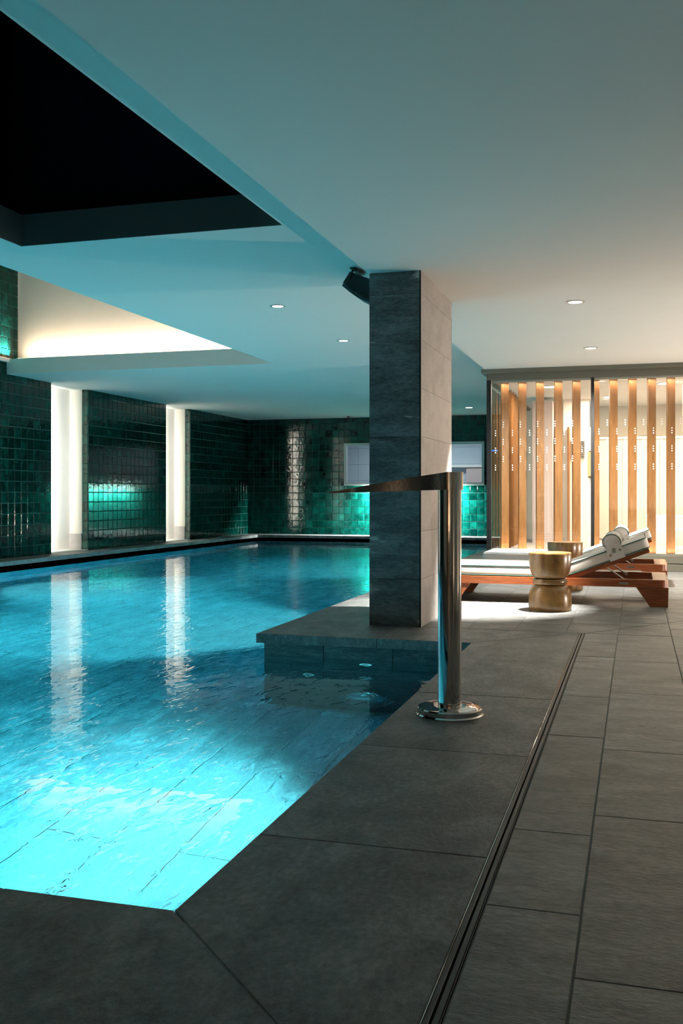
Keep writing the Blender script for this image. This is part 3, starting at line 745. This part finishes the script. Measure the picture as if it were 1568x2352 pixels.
# cabin interior
IB = 18.5
ci = struct('wall_cabin_back', MB().box(-1.94, RX, IB, IB + .1, 0, 2.6), 'cream', 'cream rear wall inside the glass cabin')
struct('floor_cabin', MB().box(-1.9, RX, SY + .3, IB, 0, .205), 'pillar_side', 'pale stone floor inside the glass cabin')
struct('ceiling_cabin', MB().box(-1.86, RX, SY + .08, IB, 2.58, 2.63), 'white', 'white ceiling inside the glass cabin')
struct('wall_cabin_pier', MB().box(-1.62, -1.30, 16.4, 16.8, .205, 2.52), 'mauve', 'mauve grey pier inside the cabin')
struct('wall_cabin_partition', MB().box(-1.16, -.74, 16.9, 17.0, .205, 2.58), 'white', 'white partition wall inside the cabin')
tag(MB().box(-1.075, -1.05, 16.6, 16.9, .205, 2.1).build('door_leaf', 'slat'), 'thin oak door edge standing by the white partition in the cabin', 'door')
vg = thing('vent_grille', 'black louvred vent grille on the white wall behind the cabin glass', 'vent', (-.92, 16.885, 1.73))
MB().box(-.115, .115, 0, .012, -.15, .17).build('backing', 'white', vg)
for j in range(11): MB().slab(-.105, .105, -.012, .0, -.135 + j * .027, -.124 + j * .027, .001).build('louvre', 'black', vg)
cab = thing('storage_cabinet', 'cream panelled cabinet wall inside the glass cabin', 'cabinet', (-.1, 17.9, .205))
MB().box(-.75, 2.4, .03, .55, 0, 1.75).build('body', 'cream', cab)
for i in range(5): MB().slab(-.745 + i * .62, -.75 + (i + 1) * .62, .0, .028, .02, 1.70).build('door', 'cream', cab)
MB().box(-.77, 2.42, .0, .56, 1.75, 1.79).build('top', 'white', cab)
def sconce(x, y, z, lbl):
    t = thing('wall_sconce', lbl, 'lamp', (x, y, z), 'amber wall sconces in the cabin')
    MB().box(-.05, .05, .04, .06, -.20, .20).build('backplate', 'brass', t)
    MB().prism([(-.065 + .0, -.0), (.065, 0), (.065, .05), (-.065, .05)], -.18, .18).build('shade', 'sconce', t)
sconce(-.63, 15.3, 1.45, 'amber wall sconce behind the fifth slat of the cabin')
sconce(.72, 14.6, 1.52, 'amber wall sconce at the right edge of the cabin')
struct('wall_sconce_pier', MB().box(-.70, -.58, 15.36, 15.5, .205, 2.0).box(.64, .80, 14.66, 14.9, .205, 2.58), 'white', 'white piers carrying the sconces inside the cabin')
# built-in benches
for k, (bx0, bx1, by, bh) in enumerate(((.15, 2.6, 16.85, .45), (.15, 2.6, 16.25, .25))):
    tag(MB().slab(bx0, bx1, by, by + .6, .205, .205 + bh, .01).build('tiled_bench', 'white'), ['upper white bench step inside the cabin', 'lower white bench step inside the cabin'][k], 'bench')
for k, (x, y) in enumerate(((-1.2, 14.8), (.4, 14.8), (2.0, 14.8), (-.4, 16.6), (1.2, 16.6))):
    t = thing('cabin_panel_lamp', ['front left', 'front middle', 'front right', 'rear left', 'rear right'][k] + ' flat ceiling lamp inside the glass cabin', 'ceiling light', (x, y, 2.58), 'flat ceiling lamps in the cabin')
    MB().lathe([(.11, -.012), (.12, 0)], n=28).build('housing', 'frame', t)
    MB().lathe([(.10, -.014), (.10, -.012)], n=28).build('diffuser', 'lampwhite', t)
    light('bulb', 'AREA', t, (0, 0, -.03), (0, 0, -1), P_SAUNA, (1.0, .82, .62), size=.5)
tag(MB().box(-1.905, -1.80, SY + .075, SY + .08, 1.585, 1.60).build('status_display', 'bluelight'), 'small blue lit display strip by the black cabin corner post', 'display')

# ------------------------------------------------------------------ loungers
def rrect(x0, x1, y0, y1, r, n=6):
    pts = []
    for cx_, cy_, a0 in ((x1 - r, y0 + r, -PI / 2), (x1 - r, y1 - r, 0), (x0 + r, y1 - r, PI / 2), (x0 + r, y0 + r, PI)):
        for k in range(n + 1):
            a = a0 + PI / 2 * k / n; pts.append((cx_ + r * math.cos(a), cy_ + r * math.sin(a)))
    return pts
LW, LL = .95, 2.03
ANG = math.radians(20.5)
def cushion(x0, x1, y0, y1, z0, z1, r=.022):
    m = MB(); prof = []
    for k in range(5): a = -PI / 2 + PI / 2 * k / 4; prof.append((r - r * math.cos(a), z0 + r + r * math.sin(a)))
    for k in range(5): a = PI / 2 * k / 4; prof.append((r - r * math.cos(a), z1 - r + r * math.sin(a)))
    rings = [[(x, y, z) for x, y in rrect(x0 + d, x1 - d, y0 + d, y1 - d, .045)] for d, z in prof]
    n_ = len(rings[0]); vs_ = [p for rg in rings for p in rg]
    fs_ = [(i * n_ + k, i * n_ + (k + 1) % n_, (i + 1) * n_ + (k + 1) % n_, (i + 1) * n_ + k) for i in range(len(rings) - 1) for k in range(n_)]
    fs_ += [tuple(range(n_ - 1, -1, -1)), tuple(range((len(rings) - 1) * n_, len(rings) * n_))]
    return m.add(vs_, fs_)
def make_lounger():
    t = thing('sun_lounger', '', 'sun lounger')
    # origin: near right foot corner on the floor; length towards -x, width towards +y
    MB().ring(rrect(-LL, 0, 0, LW, .07), rrect(-LL + .13, -.13, .055, LW - .055, .015), .172, .24).build('frame', 'teak', t, 30)
    for s in (0, 1):
        y0 = .0 if s == 0 else LW - .075
        for e in (0, 1):
            if e == 0: poly = [(-.275, .172), (-.155, 0), (-.004, 0), (0, .172)]
            else: poly = [(-LL + .004, 0), (-LL + .155, 0), (-LL + .275, .172), (-LL, .172)]
            MB().prism(poly, y0 + .006, y0 + .069, 'y').build('leg', 'teak', t)
    MB().box(-.13, -.02, .02, LW - .02, .10, .20).build('head_board', 'teak', t)
    for k in range(9):
        MB().box(-LL + .14 + k * .12, -LL + .22 + k * .12, .04, LW - .04, .205, .236).build('slat', 'teak', t)
    # lounger mattress, flat part
    fm = cushion(-LL + .03, -.86, .03, LW - .03, .243, .338).build('mattress', 'fabric', t, 50)
    MB().tube([(x, y, .335) for x, y in rrect(-LL + .033, -.863, .031, LW - .031, .045)], .0045, 6, True).build('piping', 'piping', fm, 60)
    MB().tube([(x, y, .250) for x, y in rrect(-LL + .033, -.863, .031, LW - .031, .045)], .0045, 6, True).build('piping', 'piping', fm, 60)
    # backrest hinged at x=-.87
    bl = .77
    def rotated(mb, dx=-.89, dz=.245):
        c, s = math.cos(ANG), math.sin(ANG)
        mb.v = [(dx + x * c - z * s, y, dz + x * s + z * c) for x, y, z in mb.v]; return mb
    rotated(MB().ring([(0, .045), (bl, .045), (bl, LW - .045), (0, LW - .045)], [(.06, .10), (bl - .05, .10), (bl - .05, LW - .10), (.06, LW - .10)], -.035, .0)).build('backrest_frame', 'teak', t)
    for k in range(6):
        rotated(MB().box(.08 + k * .11, .15 + k * .11, .09, LW - .09, -.028, -.006)).build('slat', 'teak', t)
    bm_ = rotated(cushion(.0, bl + .015, .03, LW - .03, .003, .103)).build('back_mattress', 'fabric', t, 50)
    for zz in (.099, .010):
        rotated(MB().tube([(x, y, zz) for x, y in rrect(.003, bl + .012, .031, LW - .031, .045)], .0045, 6, True)).build('piping', 'piping', bm_, 60)
    for y_ in (.10, LW - .10):
        MB().tube([(-.525, y_, .335), (-.365, y_, .222)], .008, 10).build('support_strut', 'chrome', t, 60)
        MB().lathe([(.016, -.012), (.016, .012)], (-.365, y_, .225), 14, 'y').build('strut_foot', 'steel', t, 40)
    MB().box(-.42, -.34, -.002, .001, .195, .215).build('metal_plate', 'chrome', t)
    return t
def make_bolster():
    b = thing('bolster_pillow', '', 'pillow')
    c, s = math.cos(ANG), math.sin(ANG)
    # origin at the pillow axis, near end
    r = .076
    prof = [(.02, 0.0), (r - .012, .0), (r - .003, .006), (r, .02), (r, LW - .10), (r - .003, LW - .086), (r - .012, LW - .08), (.02, LW - .08)]
    m = MB().lathe(prof, (0, 0, 0), 32, 'y')
    m.v = [(x * 1.06 + 0, y, z * (1.0 if z > 0 else .74)) for x, y, z in m.v]
    m.build('cover', 'fabric', b, 40)
    for y_ in (.004, LW - .084):
        MB().tube([(r * 1.06 * math.cos(a * PI / 16), y_, r * math.sin(a * PI / 16) * (1 if math.sin(a * PI / 16) > 0 else .74)) for a in range(32)], .0042, 6, True).build('piping', 'piping', b, 60)
    def fl(u, v): return (u * c - v * s, u * s + v * c)
    q = [fl(-.066, -.02), fl(-.066, -.155), fl(.072, -.155), fl(.072, -.02)]
    f = MB().prism(q, -.055, -.050, 'y').build('strap_flap', 'fabric', b)
    for u in (-.045, .05):
        p = fl(u, -.10 + (.0 if u < 0 else .02)); MB().lathe([(.010, 0), (.008, -.006), (.004, -.008)], (p[0], -.055, p[1]), 14, 'y').build('snap', 'brass', f, 40)
    p = fl(-.005, -.07); MB().box(p[0] - .016, p[0] + .016, -.057, -.055, p[1] - .022, p[1] + .022).build('care_tag', 'frame', f)
    return b
l1 = make_lounger(); l1.location = (.275, 9.2, 0)
tag(l1, 'nearer teak sun lounger with white mattress and raised backrest', 'sun lounger', 'teak sun loungers')
l2 = copy_tree(l1); l2.location = (.325, 11.25, 0)
tag(l2, 'farther teak sun lounger just in front of the glass cabin', 'sun lounger', 'teak sun loungers')
b1 = make_bolster(); b1.location = (.275 - .485, 9.2 + .04, .563)
tag(b1, 'white bolster pillow with green piping on the nearer lounger', 'pillow', 'white bolster pillows')
b2 = copy_tree(b1); b2.location = (.325 - .485, 11.25 + .04, .563)
tag(b2, 'white bolster pillow with green piping on the farther lounger', 'pillow', 'white bolster pillows')

# ------------------------------------------------------------------ turned wooden side tables
prof_top = [(.05, .276), (.125, .276), (.140, .283), (.152, .30), (.168, .335), (.177, .385), (.1805, .43), (.1815, .485), (.1795, .494), (.176, .498)]
prof_ring = [(.118, .222), (.138, .224), (.146, .234), (.1475, .249), (.146, .262), (.138, .272), (.118, .275)]
prof_bot = [(.178, .0), (.182, .008), (.184, .05), (.183, .10), (.179, .145), (.168, .180), (.150, .205), (.13, .217), (.122, .222), (.05, .222)]
def make_drum():
    t = thing('drum_table', '', 'side table')
    MB().lathe(prof_top, n=48).build('bowl_top', 'drum', t, 40)
    MB().lathe(prof_ring, n=48).build('waist_ring', 'drum', t, 40)
    MB().lathe(prof_bot, n=48).build('bell_base', 'drum', t, 40)
    return t
d1 = make_drum(); d1.location = (-.712, 8.74, 0)
tag(d1, 'turned hourglass wooden side table in front of the nearer lounger', 'side table', 'turned wooden side tables')
d2 = copy_tree(d1); d2.location = (-.715, 10.68, 0)
tag(d2, 'turned hourglass wooden side table between the two loungers', 'side table', 'turned wooden side tables')
